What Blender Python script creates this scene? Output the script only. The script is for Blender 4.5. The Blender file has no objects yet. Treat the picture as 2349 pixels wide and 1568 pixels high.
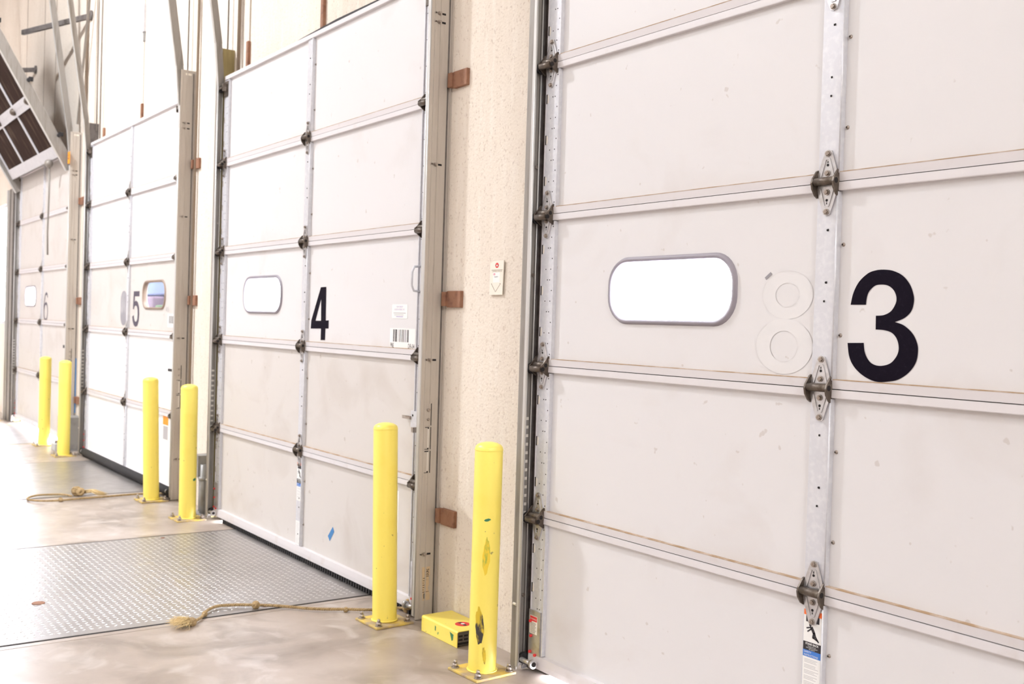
import bpy, bmesh, math, random
from mathutils import Vector, Matrix
random.seed(7)
PI = math.pi
scene = bpy.context.scene
COL = scene.collection

# ------------------------------------------------------------------ mesh kit
class MB:
    """collects faces; build() links them as one mesh object"""
    def __init__(s): s.v = []; s.f = []; s.m = []; s.sm = []
    def face(s, pts, m=0, smooth=False):
        b = len(s.v); s.v += [tuple(p) for p in pts]
        s.f.append(tuple(range(b, b+len(pts)))); s.m.append(m); s.sm.append(smooth)
    def faces(s, verts, faces, m=0, smooth=False):
        b = len(s.v); s.v += [tuple(p) for p in verts]
        for f in faces: s.f.append(tuple(i+b for i in f)); s.m.append(m); s.sm.append(smooth)
    def box(s, x0, x1, y0, y1, z0, z1, m=0):
        v = [(x,y,z) for z in (z0,z1) for y in (y0,y1) for x in (x0,x1)]
        s.faces(v, [(0,2,3,1),(4,5,7,6),(0,1,5,4),(2,6,7,3),(0,4,6,2),(1,3,7,5)], m)
    def bar(s, a, b, w, h, m=0, up=(0,0,1)):
        """square bar from a to b, w across, h along up"""
        a = Vector(a); b = Vector(b); d = (b-a).normalized(); u = Vector(up)
        r = d.cross(u).normalized(); u = r.cross(d)
        v = [p + r*i*w/2 + u*j*h/2 for p in (a,b) for i,j in ((-1,-1),(1,-1),(1,1),(-1,1))]
        s.faces(v, [(0,3,2,1),(4,5,6,7),(0,1,5,4),(1,2,6,5),(2,3,7,6),(3,0,4,7)], m)
    def cyl(s, a, b, r, n=16, m=0, r2=None, cap=True):
        a = Vector(a); b = Vector(b); d = (b-a).normalized(); r2 = r if r2 is None else r2
        t = Vector((0,0,1)) if abs(d.z) < .9 else Vector((1,0,0))
        p = d.cross(t).normalized(); q = d.cross(p)
        v = []
        for c, rr in ((a,r),(b,r2)):
            v += [c + (p*math.cos(2*PI*i/n) + q*math.sin(2*PI*i/n))*rr for i in range(n)]
        s.faces(v, [(i,(i+1)%n,n+(i+1)%n,n+i) for i in range(n)], m, True)
        if cap:
            s.face(v[:n][::-1], m); s.face(v[n:], m)
    def tube(s, pts, r, n=8, m=0, closed=False):
        pts = [Vector(p) for p in pts]; N = len(pts); rs = r if isinstance(r,(list,tuple)) else [r]*N
        prev = None; rings = []
        for i in range(N):
            if closed: d = pts[(i+1)%N]-pts[i-1]
            else: d = pts[min(i+1,N-1)]-pts[max(i-1,0)]
            d.normalize()
            if prev is None:
                t = Vector((0,0,1)) if abs(d.z) < .9 else Vector((1,0,0)); p = d.cross(t).normalized()
            else: p = (prev - d*prev.dot(d)).normalized()
            prev = p; q = d.cross(p)
            rings.append([pts[i]+(p*math.cos(2*PI*k/n)+q*math.sin(2*PI*k/n))*rs[i] for k in range(n)])
        v = [x for R in rings for x in R]; f = []
        for i in range(N if closed else N-1):
            a = i*n; b = ((i+1)%N)*n
            f += [(a+k,a+(k+1)%n,b+(k+1)%n,b+k) for k in range(n)]
        s.faces(v, f, m, True)
        if not closed: s.face(rings[0][::-1], m); s.face(rings[-1], m)
    def prism(s, poly, axis, a, b, m=0):
        """poly (2D) extruded along axis 0/1/2 from a to b; 2D coords map to the two other axes in order"""
        def P(p, t):
            return (t,p[0],p[1]) if axis==0 else (p[0],t,p[1]) if axis==1 else (p[0],p[1],t)
        n = len(poly); v = [P(p,a) for p in poly]+[P(p,b) for p in poly]
        s.faces(v, [(i,(i+1)%n,n+(i+1)%n,n+i) for i in range(n)], m)
        s.face(v[:n][::-1], m); s.face(v[n:], m)
    def ball(s, c, r, m=0, n=12, k=8, sz=1.0):
        c = Vector(c); v = [c+Vector((0,0,r*sz))]
        for i in range(1,k):
            a = PI*i/k
            v += [c+Vector((r*math.sin(a)*math.cos(2*PI*j/n), r*math.sin(a)*math.sin(2*PI*j/n), r*sz*math.cos(a))) for j in range(n)]
        v.append(c-Vector((0,0,r*sz))); L = len(v)-1
        f = [(0,1+j,1+(j+1)%n) for j in range(n)]
        for i in range(k-2):
            a = 1+i*n; b = a+n
            f += [(a+j,b+j,b+(j+1)%n,a+(j+1)%n) for j in range(n)]
        a = 1+(k-2)*n
        f += [(L,a+(j+1)%n,a+j) for j in range(n)]
        s.faces(v, f, m, True)
    def fill(s, loops, y, m=0, holes=True):
        """flat XZ polygon(s) with holes at depth y, facing -y"""
        bm = bmesh.new(); es = []
        for lp in loops:
            vs = [bm.verts.new((p[0],y,p[1])) for p in lp]
            es += [bm.edges.new((vs[i],vs[(i+1)%len(vs)])) for i in range(len(vs))]
        bmesh.ops.triangle_fill(bm, use_beauty=True, use_dissolve=False, edges=es, normal=(0,-1,0))
        bm.verts.index_update(); v = [tuple(x.co) for x in bm.verts]
        s.faces(v, [tuple(x.index for x in f.verts) for f in bm.faces], m); bm.free()
    def text(s, body, x, z, size, y, m=0, align='LEFT', sx=1.0, bold=0.0, rot=0.0):
        cu = bpy.data.curves.new('lettering','FONT'); cu.body = body; cu.size = size; cu.align_x = align
        cu.resolution_u = 2; cu.offset = bold
        o = bpy.data.objects.new('lettering', cu); COL.objects.link(o)
        bpy.context.view_layer.update()
        me = bpy.data.meshes.new_from_object(o.evaluated_get(bpy.context.evaluated_depsgraph_get()))
        cr, sr = math.cos(rot), math.sin(rot)
        v = [(x+(p.co.x*sx*cr-p.co.y*sr), y, z+(p.co.x*sx*sr+p.co.y*cr)) for p in me.vertices]
        s.faces(v, [tuple(f.vertices) for f in me.polygons], m)
        bpy.data.objects.remove(o); bpy.data.meshes.remove(me); bpy.data.curves.remove(cu)
    def mesh(s, name, mats):
        me = bpy.data.meshes.new(name); me.from_pydata([tuple(p) for p in s.v], [], s.f)
        for x in mats: me.materials.append(x)
        me.polygons.foreach_set('material_index', s.m); me.polygons.foreach_set('use_smooth', s.sm)
        bm = bmesh.new(); bm.from_mesh(me); bmesh.ops.remove_doubles(bm, verts=bm.verts, dist=1e-6)
        bmesh.ops.recalc_face_normals(bm, faces=bm.faces); bm.to_mesh(me); bm.free(); me.update()
        return me
    def build(s, name, mats, parent=None, loc=(0,0,0), bevel=0):
        if not isinstance(mats,(list,tuple)): mats = [mats]
        o = bpy.data.objects.new(name, s.mesh(name, mats)); COL.objects.link(o); o.location = loc
        if parent: o.parent = parent
        if bevel:
            b = o.modifiers.new('bevel','BEVEL'); b.width = bevel; b.segments = 2; b.limit_method = 'ANGLE'; b.angle_limit = .7
        return o

def inst(name, me, parent=None, loc=(0,0,0), rot=(0,0,0)):
    o = bpy.data.objects.new(name, me); COL.objects.link(o); o.location = loc; o.rotation_euler = rot
    if parent: o.parent = parent
    return o
def thing(name, label, cat, loc=(0,0,0), group=None, kind=None):
    o = bpy.data.objects.new(name, None); COL.objects.link(o); o.location = loc; o.empty_display_size = .1
    return tag(o, label, cat, group, kind)
def tag(o, label=None, cat=None, group=None, kind=None):
    if label: o['label'] = label
    if cat: o['category'] = cat
    if group: o['group'] = group
    if kind: o['kind'] = kind
    return o
def copy_tree(o, parent=None):
    c = o.copy(); COL.objects.link(c)
    if parent: c.parent = parent
    for ch in list(o.children): copy_tree(ch, c)
    return c

# ------------------------------------------------------------------ materials
def mat(name, col, rough=.5, metal=0.0, spots=None, var=0.0, vscale=6.0, bump=0.0, bscale=40.0, rvar=0.0, spec=.5, stretch=None, coat=0.0):
    """principled; spots = list of (colour, noise scale, lo, hi, strength, detail)"""
    m = bpy.data.materials.new(name); m.use_nodes = True; nt = m.node_tree; N = nt.nodes; L = nt.links
    b = N['Principled BSDF']; b.inputs['Roughness'].default_value = rough; b.inputs['Metallic'].default_value = metal
    b.inputs['Specular IOR Level'].default_value = spec
    b.inputs['Coat Weight'].default_value = coat; b.inputs['Coat Roughness'].default_value = .2
    b.inputs['Base Color'].default_value = (*col,1)
    tc = N.new('ShaderNodeTexCoord'); src = tc.outputs['Object']
    if stretch:
        mp = N.new('ShaderNodeMapping'); mp.inputs['Scale'].default_value = stretch; L.new(src, mp.inputs['Vector']); src = mp.outputs['Vector']
    def noise(sc, det=4.0, dist=0.0):
        n = N.new('ShaderNodeTexNoise'); n.inputs['Scale'].default_value = sc; n.inputs['Detail'].default_value = det
        n.inputs['Distortion'].default_value = dist; L.new(src, n.inputs['Vector']); return n.outputs['Fac']
    def mapr(v, a, b_, c, d):
        r = N.new('ShaderNodeMapRange'); r.inputs[1].default_value = a; r.inputs[2].default_value = b_
        r.inputs[3].default_value = c; r.inputs[4].default_value = d; L.new(v, r.inputs[0]); return r.outputs[0]
    cur = None
    def mix(fac, ca, cb):
        x = N.new('ShaderNodeMix'); x.data_type = 'RGBA'; L.new(fac, x.inputs['Factor'])
        if hasattr(ca,'is_output'): L.new(ca, x.inputs['A'])
        else: x.inputs['A'].default_value = (*ca,1)
        x.inputs['B'].default_value = (*cb,1); return x.outputs['Result']
    if var:
        f = mapr(noise(vscale), .3, .7, 0, 1); cur = mix(f, [c*(1-var) for c in col], [min(1,c*(1+var)) for c in col])
    for sp in spots or []:
        c2, sc, lo, hi, st = sp[:5]; f = mapr(noise(sc, sp[5] if len(sp)>5 else 4.0, sp[6] if len(sp)>6 else 0), lo, hi, 0, st)
        cur = mix(f, cur if cur is not None else col, c2)
    if cur is not None: L.new(cur, b.inputs['Base Color'])
    if rvar: L.new(mapr(noise(vscale*1.7), .3, .7, max(.02,rough-rvar), min(1,rough+rvar)), b.inputs['Roughness'])
    if bump:
        bp = N.new('ShaderNodeBump'); bp.inputs['Strength'].default_value = bump; bp.inputs['Distance'].default_value = .01
        L.new(noise(bscale, 6.0), bp.inputs['Height']); L.new(bp.outputs['Normal'], b.inputs['Normal'])
    return m
M = {}
M['door']   = mat('white_painted_steel', (.72,.70,.705), .42, spots=[((.60,.55,.52),2.3,.56,.78,.5,6.0,.6), ((.50,.44,.40),24,.735,.77,.5,2.0)], bump=.05, bscale=7)
M['doorold']= mat('grimy_white_steel', (.645,.605,.575), .45, spots=[((.52,.46,.41),2.6,.50,.75,.55,7.0,.8), ((.42,.36,.31),21,.715,.76,.5,2.0)], bump=.05, bscale=7)
M['doornew']= mat('clean_white_steel', (.90,.885,.88), .4, bump=.03, bscale=7)
M['rail']   = mat('painted_rail_steel', (.69,.655,.665), .45, spots=[((.50,.42,.36),9,.60,.8,.4)])
M['dust']   = mat('brown_dust', (.40,.27,.16), .9, spots=[((.62,.52,.45),16,.45,.65,.8)])
M['seam']   = mat('dark_seam', (.09,.06,.05), .9)
M['galv']   = mat('galvanized_steel', (.64,.64,.68), .38, .25, spots=[((.78,.78,.80),60,.45,.7,.5), ((.45,.43,.42),8,.6,.8,.3)], rvar=.1)
M['leaf']   = mat('zinc_plate', (.58,.57,.58), .3, .7, spots=[((.35,.31,.28),30,.5,.75,.7)])
M['bronze'] = mat('greasy_steel', (.115,.09,.072), .42, .6, spots=[((.30,.26,.22),40,.5,.7,.6)])
M['bolt']   = mat('bolt_steel', (.45,.40,.36), .35, .8, spots=[((.22,.16,.12),50,.45,.7,.8)])
M['rubber'] = mat('black_rubber', (.02,.018,.02), .75)
M['hole']   = mat('dark_hole', (.015,.012,.012), .9)
M['plate']  = mat('grey_track_steel', (.53,.475,.415), .42, .1, spots=[((.40,.345,.29),7,.5,.75,.6,6.0), ((.22,.17,.14),60,.66,.75,.5)], rvar=.08, stretch=(6,6,.5))
M['web']    = mat('dull_track_steel', (.30,.275,.25), .45, .25, spots=[((.17,.15,.13),9,.5,.75,.7,6.0), ((.42,.40,.37),14,.6,.8,.5)], stretch=(6,6,.6))
M['plateyellow'] = mat('yellowed_zinc_steel', (.36,.29,.13), .4, .35, spots=[((.22,.17,.08),7,.45,.75,.7)], stretch=(6,6,.7))
M['lip']    = mat('bright_track_lip', (.60,.585,.57), .36, .35, spots=[((.36,.33,.30),9,.55,.8,.6)], stretch=(6,6,.6))
M['dark']   = mat('dark_track_steel', (.16,.14,.13), .5, .3, spots=[((.08,.065,.06),20,.45,.7,.7)])
M['slot']   = mat('pale_slot', (.75,.70,.64), .6)
M['rust']   = mat('rusty_steel', (.30,.145,.085), .75, .1, spots=[((.14,.06,.04),22,.5,.7,.7,6.0), ((.45,.27,.17),10,.55,.75,.5)], bump=.2, bscale=60)
M['rubbrim']= mat('grey_window_gasket', (.30,.275,.31), .5)
M['brasrim']= mat('brown_window_gasket', (.30,.22,.17), .45)
M['navy']   = mat('dark_numeral_vinyl', (.006,.003,.010), .7, spec=.1, spots=[((.022,.016,.030),80,.55,.75,.4)])
M['faded']  = mat('faded_numeral_vinyl', (.085,.07,.10), .6)
M['ghost']  = mat('pale_ghost_vinyl', (.738,.719,.721), .45)
M['ghostline'] = mat('ghost_vinyl_edge', (.665,.64,.63), .6)
M['smear']  = mat('grey_overpaint', (.30,.285,.31), .6, spots=[((.55,.53,.54),5,.5,.72,.7)])
M['white']  = mat('white_sticker', (.86,.85,.83), .45)
M['cream']  = mat('cream_card', (.84,.79,.69), .5)
M['ink']    = mat('black_ink', (.03,.025,.03), .6)
M['greyink']= mat('grey_ink', (.45,.43,.45), .6)
M['blueink']= mat('blue_ink', (.05,.20,.62), .5)
M['violet'] = mat('violet_ink', (.42,.36,.58), .6)
M['orange'] = mat('orange_ink', (.92,.17,.03), .5)
M['tagorange'] = mat('orange_card', (.95,.33,.01), .55)
M['red']    = mat('red_print', (.72,.035,.04), .5)
M['pinkred']= mat('pink_print', (.70,.10,.22), .5)
M['bluetape'] = mat('blue_tape', (.05,.22,.50), .55)
M['oldpaper'] = mat('old_kraft_label', (.62,.47,.30), .7, spots=[((.40,.30,.2),30,.55,.7,.6)])
M['yellow'] = mat('yellow_enamel', (.97,.80,.15), .36, spots=[((.90,.66,.05),5,.55,.8,.5,6.0), ((.16,.13,.05),38,.73,.76,.75,2.0), ((.10,.30,.10),11,.735,.76,.8,3.0)], bump=.05, bscale=60, coat=.15)
M['yellowworn'] = mat('worn_yellow_steel', (.74,.53,.10), .55, spots=[((.38,.29,.20),9,.40,.60,.95,6.0)], bump=.15, bscale=60)
M['scuff']  = mat('black_scuffed_yellow', (.70,.50,.03), .5, spots=[((.05,.045,.04),26,.44,.56,1.0,5.0,.6)], stretch=(1.6,1.6,.55))
M['scuffg'] = mat('green_scuffed_yellow', (.86,.62,.04), .5, spots=[((.13,.33,.06),20,.52,.62,.9,5.0)], stretch=(1.6,1.6,.6))
M['green']  = mat('green_scuff', (.05,.22,.10), .6)
M['ropem']  = mat('hemp_rope', (.44,.31,.155), .85, spots=[((.24,.16,.075),70,.45,.7,.8)], bump=.3, bscale=250)
M['fray']   = mat('frayed_hemp', (.80,.62,.33), .8)
M['elec']   = mat('grey_conduit_steel', (.34,.335,.33), .45, .3, spots=[((.2,.19,.18),12,.5,.75,.6)])
M['joint']  = mat('wall_joint_sealant', (.30,.23,.17), .9)
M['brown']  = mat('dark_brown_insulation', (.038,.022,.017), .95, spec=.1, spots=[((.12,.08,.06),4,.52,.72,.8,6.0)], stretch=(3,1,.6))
M['board']  = mat('white_board', (.86,.86,.86), .5)
M['cable']  = mat('steel_cable', (.30,.27,.24), .5, .4)

def wall_mat():
    m = mat('tan_precast_concrete', (.70,.585,.47), .88)
    nt = m.node_tree; N = nt.nodes; L = nt.links; b = N['Principled BSDF']
    tc = N.new('ShaderNodeTexCoord')
    def mp(sc):
        x = N.new('ShaderNodeMapping'); x.inputs['Scale'].default_value = sc; L.new(tc.outputs['Object'], x.inputs['Vector']); return x.outputs[0]
    def noise(v, sc, det=5):
        n = N.new('ShaderNodeTexNoise'); n.inputs['Scale'].default_value = sc; n.inputs['Detail'].default_value = det; L.new(v, n.inputs['Vector']); return n.outputs['Fac']
    def mr(v, a, b_, c, d):
        r = N.new('ShaderNodeMapRange'); r.inputs[1].default_value=a; r.inputs[2].default_value=b_; r.inputs[3].default_value=c; r.inputs[4].default_value=d; L.new(v, r.inputs[0]); return r.outputs[0]
    def mix(f, a, c):
        x = N.new('ShaderNodeMix'); x.data_type='RGBA'; L.new(f, x.inputs['Factor'])
        if hasattr(a,'is_output'): L.new(a, x.inputs['A'])
        else: x.inputs['A'].default_value=(*a,1)
        x.inputs['B'].default_value=(*c,1); return x.outputs['Result']
    c = mix(mr(noise(mp((1,1,.35)),1.6),.35,.7,0,1), (.80,.715,.62), (.72,.635,.54))
    c = mix(mr(noise(mp((1,1,.14)),26),.5,.72,0,.5), c, (.85,.79,.71))
    c = mix(mr(noise(mp((1,1,.8)),80,3),.60,.70,0,.45), c, (.45,.34,.26))
    c = mix(mr(noise(mp((1,1,.9)),70,3),.70,.76,0,.45), c, (.30,.21,.16))
    L.new(c, b.inputs['Base Color'])
    bp = N.new('ShaderNodeBump'); bp.inputs['Strength'].default_value=.45; bp.inputs['Distance'].default_value=.006
    L.new(noise(mp((1,1,1)),75,5), bp.inputs['Height']); L.new(bp.outputs['Normal'], b.inputs['Normal'])
    return m
M['wall'] = wall_mat()
M['floor'] = mat('worn_sealed_concrete', (.36,.29,.238), .36, spots=[((.48,.405,.35),1.3,.40,.66,.8,8.0,.5), ((.22,.17,.13),2.2,.50,.70,.75,8.0,1.4), ((.58,.52,.48),5,.54,.72,.6,7.0,.9), ((.24,.18,.14),30,.72,.78,.22,3.0)],
                 rvar=.07, bump=.04, bscale=22, spec=1.0)
M['steelplate'] = mat('worn_checker_plate_steel', (.44,.415,.40), .37, .75, spots=[((.36,.335,.315),1.7,.45,.7,.6,7.0,.5), ((.48,.46,.45),10,.55,.75,.5)], rvar=.08, bump=.04, bscale=60)
M['lug']    = mat('polished_tread_steel', (.64,.62,.60), .36, .75)
M['room']   = mat('pale_room_paint', (.74,.69,.63), .9)
M['outside']= mat('exterior_concrete', (.55,.54,.52), .9, var=.1)
M['trailer'] = mat('trailer_grey', (.10,.10,.11), .5)

def glass():
    m = bpy.data.materials.new('clear_acrylic_pane'); m.use_nodes = True; nt = m.node_tree; N = nt.nodes; L = nt.links
    N.remove(N['Principled BSDF']); out = N['Material Output']
    t = N.new('ShaderNodeBsdfTransparent'); t.inputs[0].default_value = (.95,.96,.97,1)
    g = N.new('ShaderNodeBsdfGlossy'); g.inputs['Roughness'].default_value = .03
    x = N.new('ShaderNodeMixShader'); x.inputs[0].default_value = .06; L.new(t.outputs[0], x.inputs[1]); L.new(g.outputs[0], x.inputs[2])
    L.new(x.outputs[0], out.inputs['Surface']); return m
M['glass'] = glass()

# ------------------------------------------------------------------ layout constants
YW = .08                      # inner face of the dock wall; door faces sit on y = 0 inside it
SEAMS = [.03, .643, 1.254, 1.864, 2.470, 3.072]
HW = 1.402                     # half width of a door
C3, C4, C5, C6 = -1.993, -5.695, -9.388, -12.93
PF = .015                     # door sheet face, just behind the rail fronts

# ------------------------------------------------------------------ room shell
def shell():
    f = MB(); f.box(-25, 8, -14, .24, -.25, 0); f.build('floor', M['floor'])['kind'] = 'structure'
    # dock wall with one opening per bay
    w = MB()
    ops = [(C3-1.385,C3+1.385,3.0),(C4-1.385,C4+1.385,3.0),(C5-1.385,C5+1.385,3.0),(C6-1.385,C6+1.385,2.9),(-19.2,-15.62,2.86)]
    ops.sort(); x = -25
    for a, b, h in ops:
        w.box(x, a, YW, YW+.14, 0, 8.5); w.box(a, b, YW, YW+.14, h, 8.5); x = b
    w.box(-19.2, -15.62, YW, YW+.14, 0, 1.22)                       # sill wall under the wide window
    w.box(x, 8, YW, YW+.14, 0, 8.5)
    w.build('wall_back', M['wall'])['kind'] = 'structure'
    for n, b in (('wall_left',(-25.2,-25,-14,YW,0,8.5)),('wall_right',(8,8.2,-14,YW,0,8.5)),('wall_front',(-25,8,-14.2,-14,0,8.5)),('ceiling',(-25,8,-14,YW+.14,8.5,8.7))):
        q = MB(); q.box(*b); q.build(n, M['room'])['kind'] = 'structure'
    g = MB(); g.box(-60, 30, .24, 60, -1.35, -1.25); g.build('ground', M['outside'])['kind'] = 'structure'
    q = MB()
    for b in ((-19.2,-15.62,1.22,1.26),(-19.2,-15.62,2.82,2.86),(-19.2,-19.16,1.26,2.82),(-15.66,-15.62,1.26,2.82),(-17.43,-17.39,1.26,2.82)): q.box(b[0],b[1],YW+.02,YW+.06,b[2],b[3],0)
    win = q.build('window_1', M['galv']); win['kind'] = 'structure'
    q = MB(); q.box(-19.16,-15.66,YW+.038,YW+.042,1.26,2.82,0); q.build('window_pane', M['glass'], win)
    # sealant joints between the precast wall panels
    k = 1
    for xx, z0, z1, wd in ((C4+.01,3.08,7,.012),(C5+.055,3.10,7,.014),(C6+.1,2.95,7,.02),(-6.86,3.28,7,.022),(-10.99,3.3,7,.014),(-13.45,3.3,7,.02),(-14.5,3.3,7,.02)):
        j = MB(); j.box(xx-wd/2, xx+wd/2, YW-.002, YW+.01, z0, z1); j.build('trim_%d' % k, M['joint'])['kind'] = 'structure'; k += 1
shell()

# ------------------------------------------------------------------ numerals
THREE = [(-.109,.058),(-.101,.092),(-.083,.124),(-.055,.147),(-.031,.155),(-.005,.157),(.027,.153),(.058,.139),(.081,.115),(.093,.089),(.096,.067),(.089,.041),(.069,.022),(.039,.01),(.066,.002),(.093,-.018),(.109,-.043),(.114,-.069),(.108,-.101),(.087,-.129),(.056,-.149),(.022,-.157),(-.016,-.159),(-.054,-.147),(-.087,-.124),(-.107,-.094),(-.115,-.053),(-.06,-.051),(-.055,-.079),(-.039,-.103),(-.018,-.113),(.006,-.113),(.031,-.104),(.049,-.083),(.054,-.061),(.047,-.037),(.03,-.02),(.004,-.013),(-.022,-.012),(-.023,.027),(.002,.029),(.025,.04),(.039,.061),(.041,.079),(.032,.098),(.015,.111),(-.006,.115),(-.029,.112),(-.048,.096),(-.055,.078),(-.057,.058)]
FOUR = [(.01,.151),(.081,.152),(.085,-.037),(.123,-.035),(.124,-.082),(.084,-.082),(.082,-.147),(.025,-.149),(.025,-.084),(-.111,-.086),(-.107,-.04)]
FOURH = [(.018,.085),(-.05,-.04),(.024,-.039)]
def smooth_outline(pts, corners, n=5):
    out = []; N = len(pts); cs = sorted(corners)
    for a, b in zip(cs, cs[1:]+[cs[0]+N]):
        seg = [pts[i % N] for i in range(a, b+1)]
        if len(seg) == 2: out.append(seg[0]); continue
        P = [seg[0]]+seg+[seg[-1]]
        for i in range(1, len(P)-2):
            for k in range(n):
                t = k/n; q = []
                for ax in (0,1):
                    a0,b0,c0,d0 = (P[j][ax] for j in range(i-1,i+3))
                    q.append(.5*(2*b0+(c0-a0)*t+(2*a0-5*b0+4*c0-d0)*t*t+(3*b0-a0-3*c0+d0)*t**3))
                out.append(tuple(q))
    return out
THREE = smooth_outline(THREE, [0,13,26,27,38,39,50])
def ell(cx, cz, rx, rz, n=40, a0=0, a1=360):
    e = [(cx+rx*math.cos(math.radians(a0+(a1-a0)*i/n)), cz+rz*math.sin(math.radians(a0+(a1-a0)*i/n))) for i in range(n+(0 if a1-a0==360 else 1))]
    return e
def rrect(cx, cz, w, h, r, n=8):
    p = []
    for sx, sz, a in ((1,1,0),(-1,1,90),(-1,-1,180),(1,-1,270)):
        for i in range(n+1):
            t = math.radians(a+90*i/n); p.append((cx+sx*(w/2-r)+r*math.cos(t), cz+sz*(h/2-r)+r*math.sin(t)))
    return p
def stroke(mb, pts, w, y, m=0):
    n = len(pts); L = []; R = []
    for i in range(n):
        a = Vector(pts[max(i-1,0)]); b = Vector(pts[min(i+1,n-1)]); d = (b-a).normalized(); nn = Vector((-d.y,d.x)); p = Vector(pts[i])
        ww = w[i] if isinstance(w,(list,tuple)) else w
        L.append(p+nn*ww/2); R.append(p-nn*ww/2)
    for i in range(n-1):
        mb.face([(q.x,y,q.y) for q in (L[i],L[i+1],R[i+1],R[i])], m)

# ------------------------------------------------------------------ hinge meshes (shared)
def leaf_mesh():
    q = MB()
    out = [(-.012,.094),(0,.098),(.012,.094),(.034,.03),(.036,0),(.034,-.03),(.012,-.094),(0,-.098),(-.012,-.094),(-.034,-.03),(-.036,0),(-.034,.03)]
    q.prism(out, 1, -.0035, .002, 0)
    for s in (1,-1):                               # embossed ribs and the dark punched holes
        rib = [(-.024,s*.016),(-.007,s*.070),(.007,s*.070),(.024,s*.016)]
        for a, b in zip(rib, rib[1:]): q.bar((a[0],-.0042,a[1]), (b[0],-.0042,b[1]), .004, .004, 0, (0,1,0))
        q.cyl((0,-.0032,s*.052), (0,-.0044,s*.052), .0042, 8, 1)
        q.box(-.0012,.0012,-.0044,-.0032, s*.058, s*.064, 1)
    return q.mesh('hinge', [M['leaf'], M['hole']])
def knuckle_mesh(roller):
    q = MB(); o = -.036 if roller else -.026
    q.cyl((-.034,-.0165,.003), (.034,-.0165,.003), .0125, 16, 0)
    q.cyl((.0345,-.0165,.003), (.0415,-.0165,.003), .0085, 12, 1)
    for sx in (-.038,.038):
        tri = [(0,.04),(-.008,.036),(-.026,.012),(o-.004,0),(o,-.018),(-.012,-.037),(0,-.044)]
        q.prism(tri, 0, sx-.003, sx+.003, 0)
    if roller:
        q.cyl((-.034,-.031,-.013), (.036,-.031,-.013), .0125, 16, 0)
        q.cyl((.0405,-.031,-.013), (.0425,-.031,-.013), .0088, 12, 1)
    return q.mesh('knuckle', [M['bronze'], M['hole']])
def roller_mesh():
    q = MB(); q.cyl((-.061,-.012,-.013), (-.045,-.012,-.013), .023, 20, 0); q.cyl((-.045,-.012,-.013), (-.041,-.012,-.013), .013, 14, 1); q.cyl((-.041,-.014,-.013), (-.033,-.016,-.013), .008, 10, 1)
    return q.mesh('roller', [M['rubber'], M['bronze']])
def boltm(r=.0075):
    q = MB(); q.cyl((0,0,0), (0,-.003,0), r*1.25, 12, 0); q.cyl((0,-.003,0), (0,-.0085,0), r, 6, 0, r*.85); return q.mesh('bolt', [M['bolt']])
ME_LEAF, ME_KN, ME_KNR, ME_ROLL, ME_BOLT = leaf_mesh(), knuckle_mesh(False), knuckle_mesh(True), roller_mesh(), boltm()
def screwm():
    q = MB(); q.ball((0,0,0), .0062, 0, 8, 6); q.cyl((0,-.0055,0),(0,-.0068,0),.0022,6,1); return q.mesh('screw', [M['bolt'], M['hole']])
ME_SCREW = screwm()

def hinge(parent, x, z, end=0, detail=True):
    h = inst('hinge', ME_LEAF, parent, (x, .002, z))
    if end > 0: h.rotation_euler = (0,0,0); h.scale = (-1,1,1)
    inst('knuckle', ME_KNR if end else ME_KN, h)
    if end: inst('roller', ME_ROLL, h)
    if detail:
        for dz in (.086,.028,-.028,-.086): inst('bolt', ME_BOLT, h, (0,-.0035,dz))
    return h

# ------------------------------------------------------------------ sectional dock doors
def section_mesh(z0, z1, window, mats, last, first):
    """one steel section: sheet face at y = PF, ledge rails along both seams, 45 mm thick"""
    q = MB(); w = HW
    a, b = z0+.0275, z1-.0272
    outer = [(-w,a),(w,a),(w,b),(-w,b)]
    if window:
        q.fill([outer, window], PF, 0)
        n = len(window)
        for i in range(n):
            p, r = window[i], window[(i+1)%n]
            q.face([(p[0],PF,p[1]),(r[0],PF,r[1]),(r[0],.045,r[1]),(p[0],.045,p[1])], 0)
        q.fill([[(-w,z0),(w,z0),(w,z1),(-w,z1)], window], .045, 0)
    else:
        q.face([(p[0],PF,p[1]) for p in outer], 0); q.face([(-w,.045,z0),(w,.045,z0),(w,.045,z1),(-w,.045,z1)], 0)
    g0 = 0 if first else .0013; g1 = 0 if last else .0013                 # dark open joint between the sections
    bot = [(PF,z1-.0272),(-.0005,z1-.0262),(-.0015,z1-.0238),(-.0005,z1-g1),(.006,z1-g1)]
    top = [(.006,z0+g0),(.0016,z0+g0),(-.0008,z0+.0262),(-.0012,z0+.0272),(PF,z0+.0275)]
    if first: top = [(-.004,z0),(-.006,z0+.022),(-.004,z0+.052),(PF,z0+.054)]
    for prof, m in ((bot,1),(top,1)):
        for p, r in zip(prof, prof[1:]):
            q.face([(-w,p[0],p[1]),(w,p[0],p[1]),(w,r[0],r[1]),(-w,r[0],r[1])], m)
    q.face([(-w,.006,z0+g0),(w,.006,z0+g0),(w,.045,z0+g0),(-w,.045,z0+g0)], 2)
    q.face([(-w,.006,z1-g1),(w,.006,z1-g1),(w,.045,z1-g1),(-w,.045,z1-g1)], 2)
    if not last: q.box(-w,w,.012,.04,z1-g1,z1+g1,2)
    for s in (-w, w): q.face([(s,-.001,z0),(s,.045,z0),(s,.045,z1),(s,-.001,z1)], 1)
    if not first: q.box(-w, w, -.0014, PF, z0+.0273, z0+.0298, 3)        # dust lying on the ledge
    return q
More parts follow.
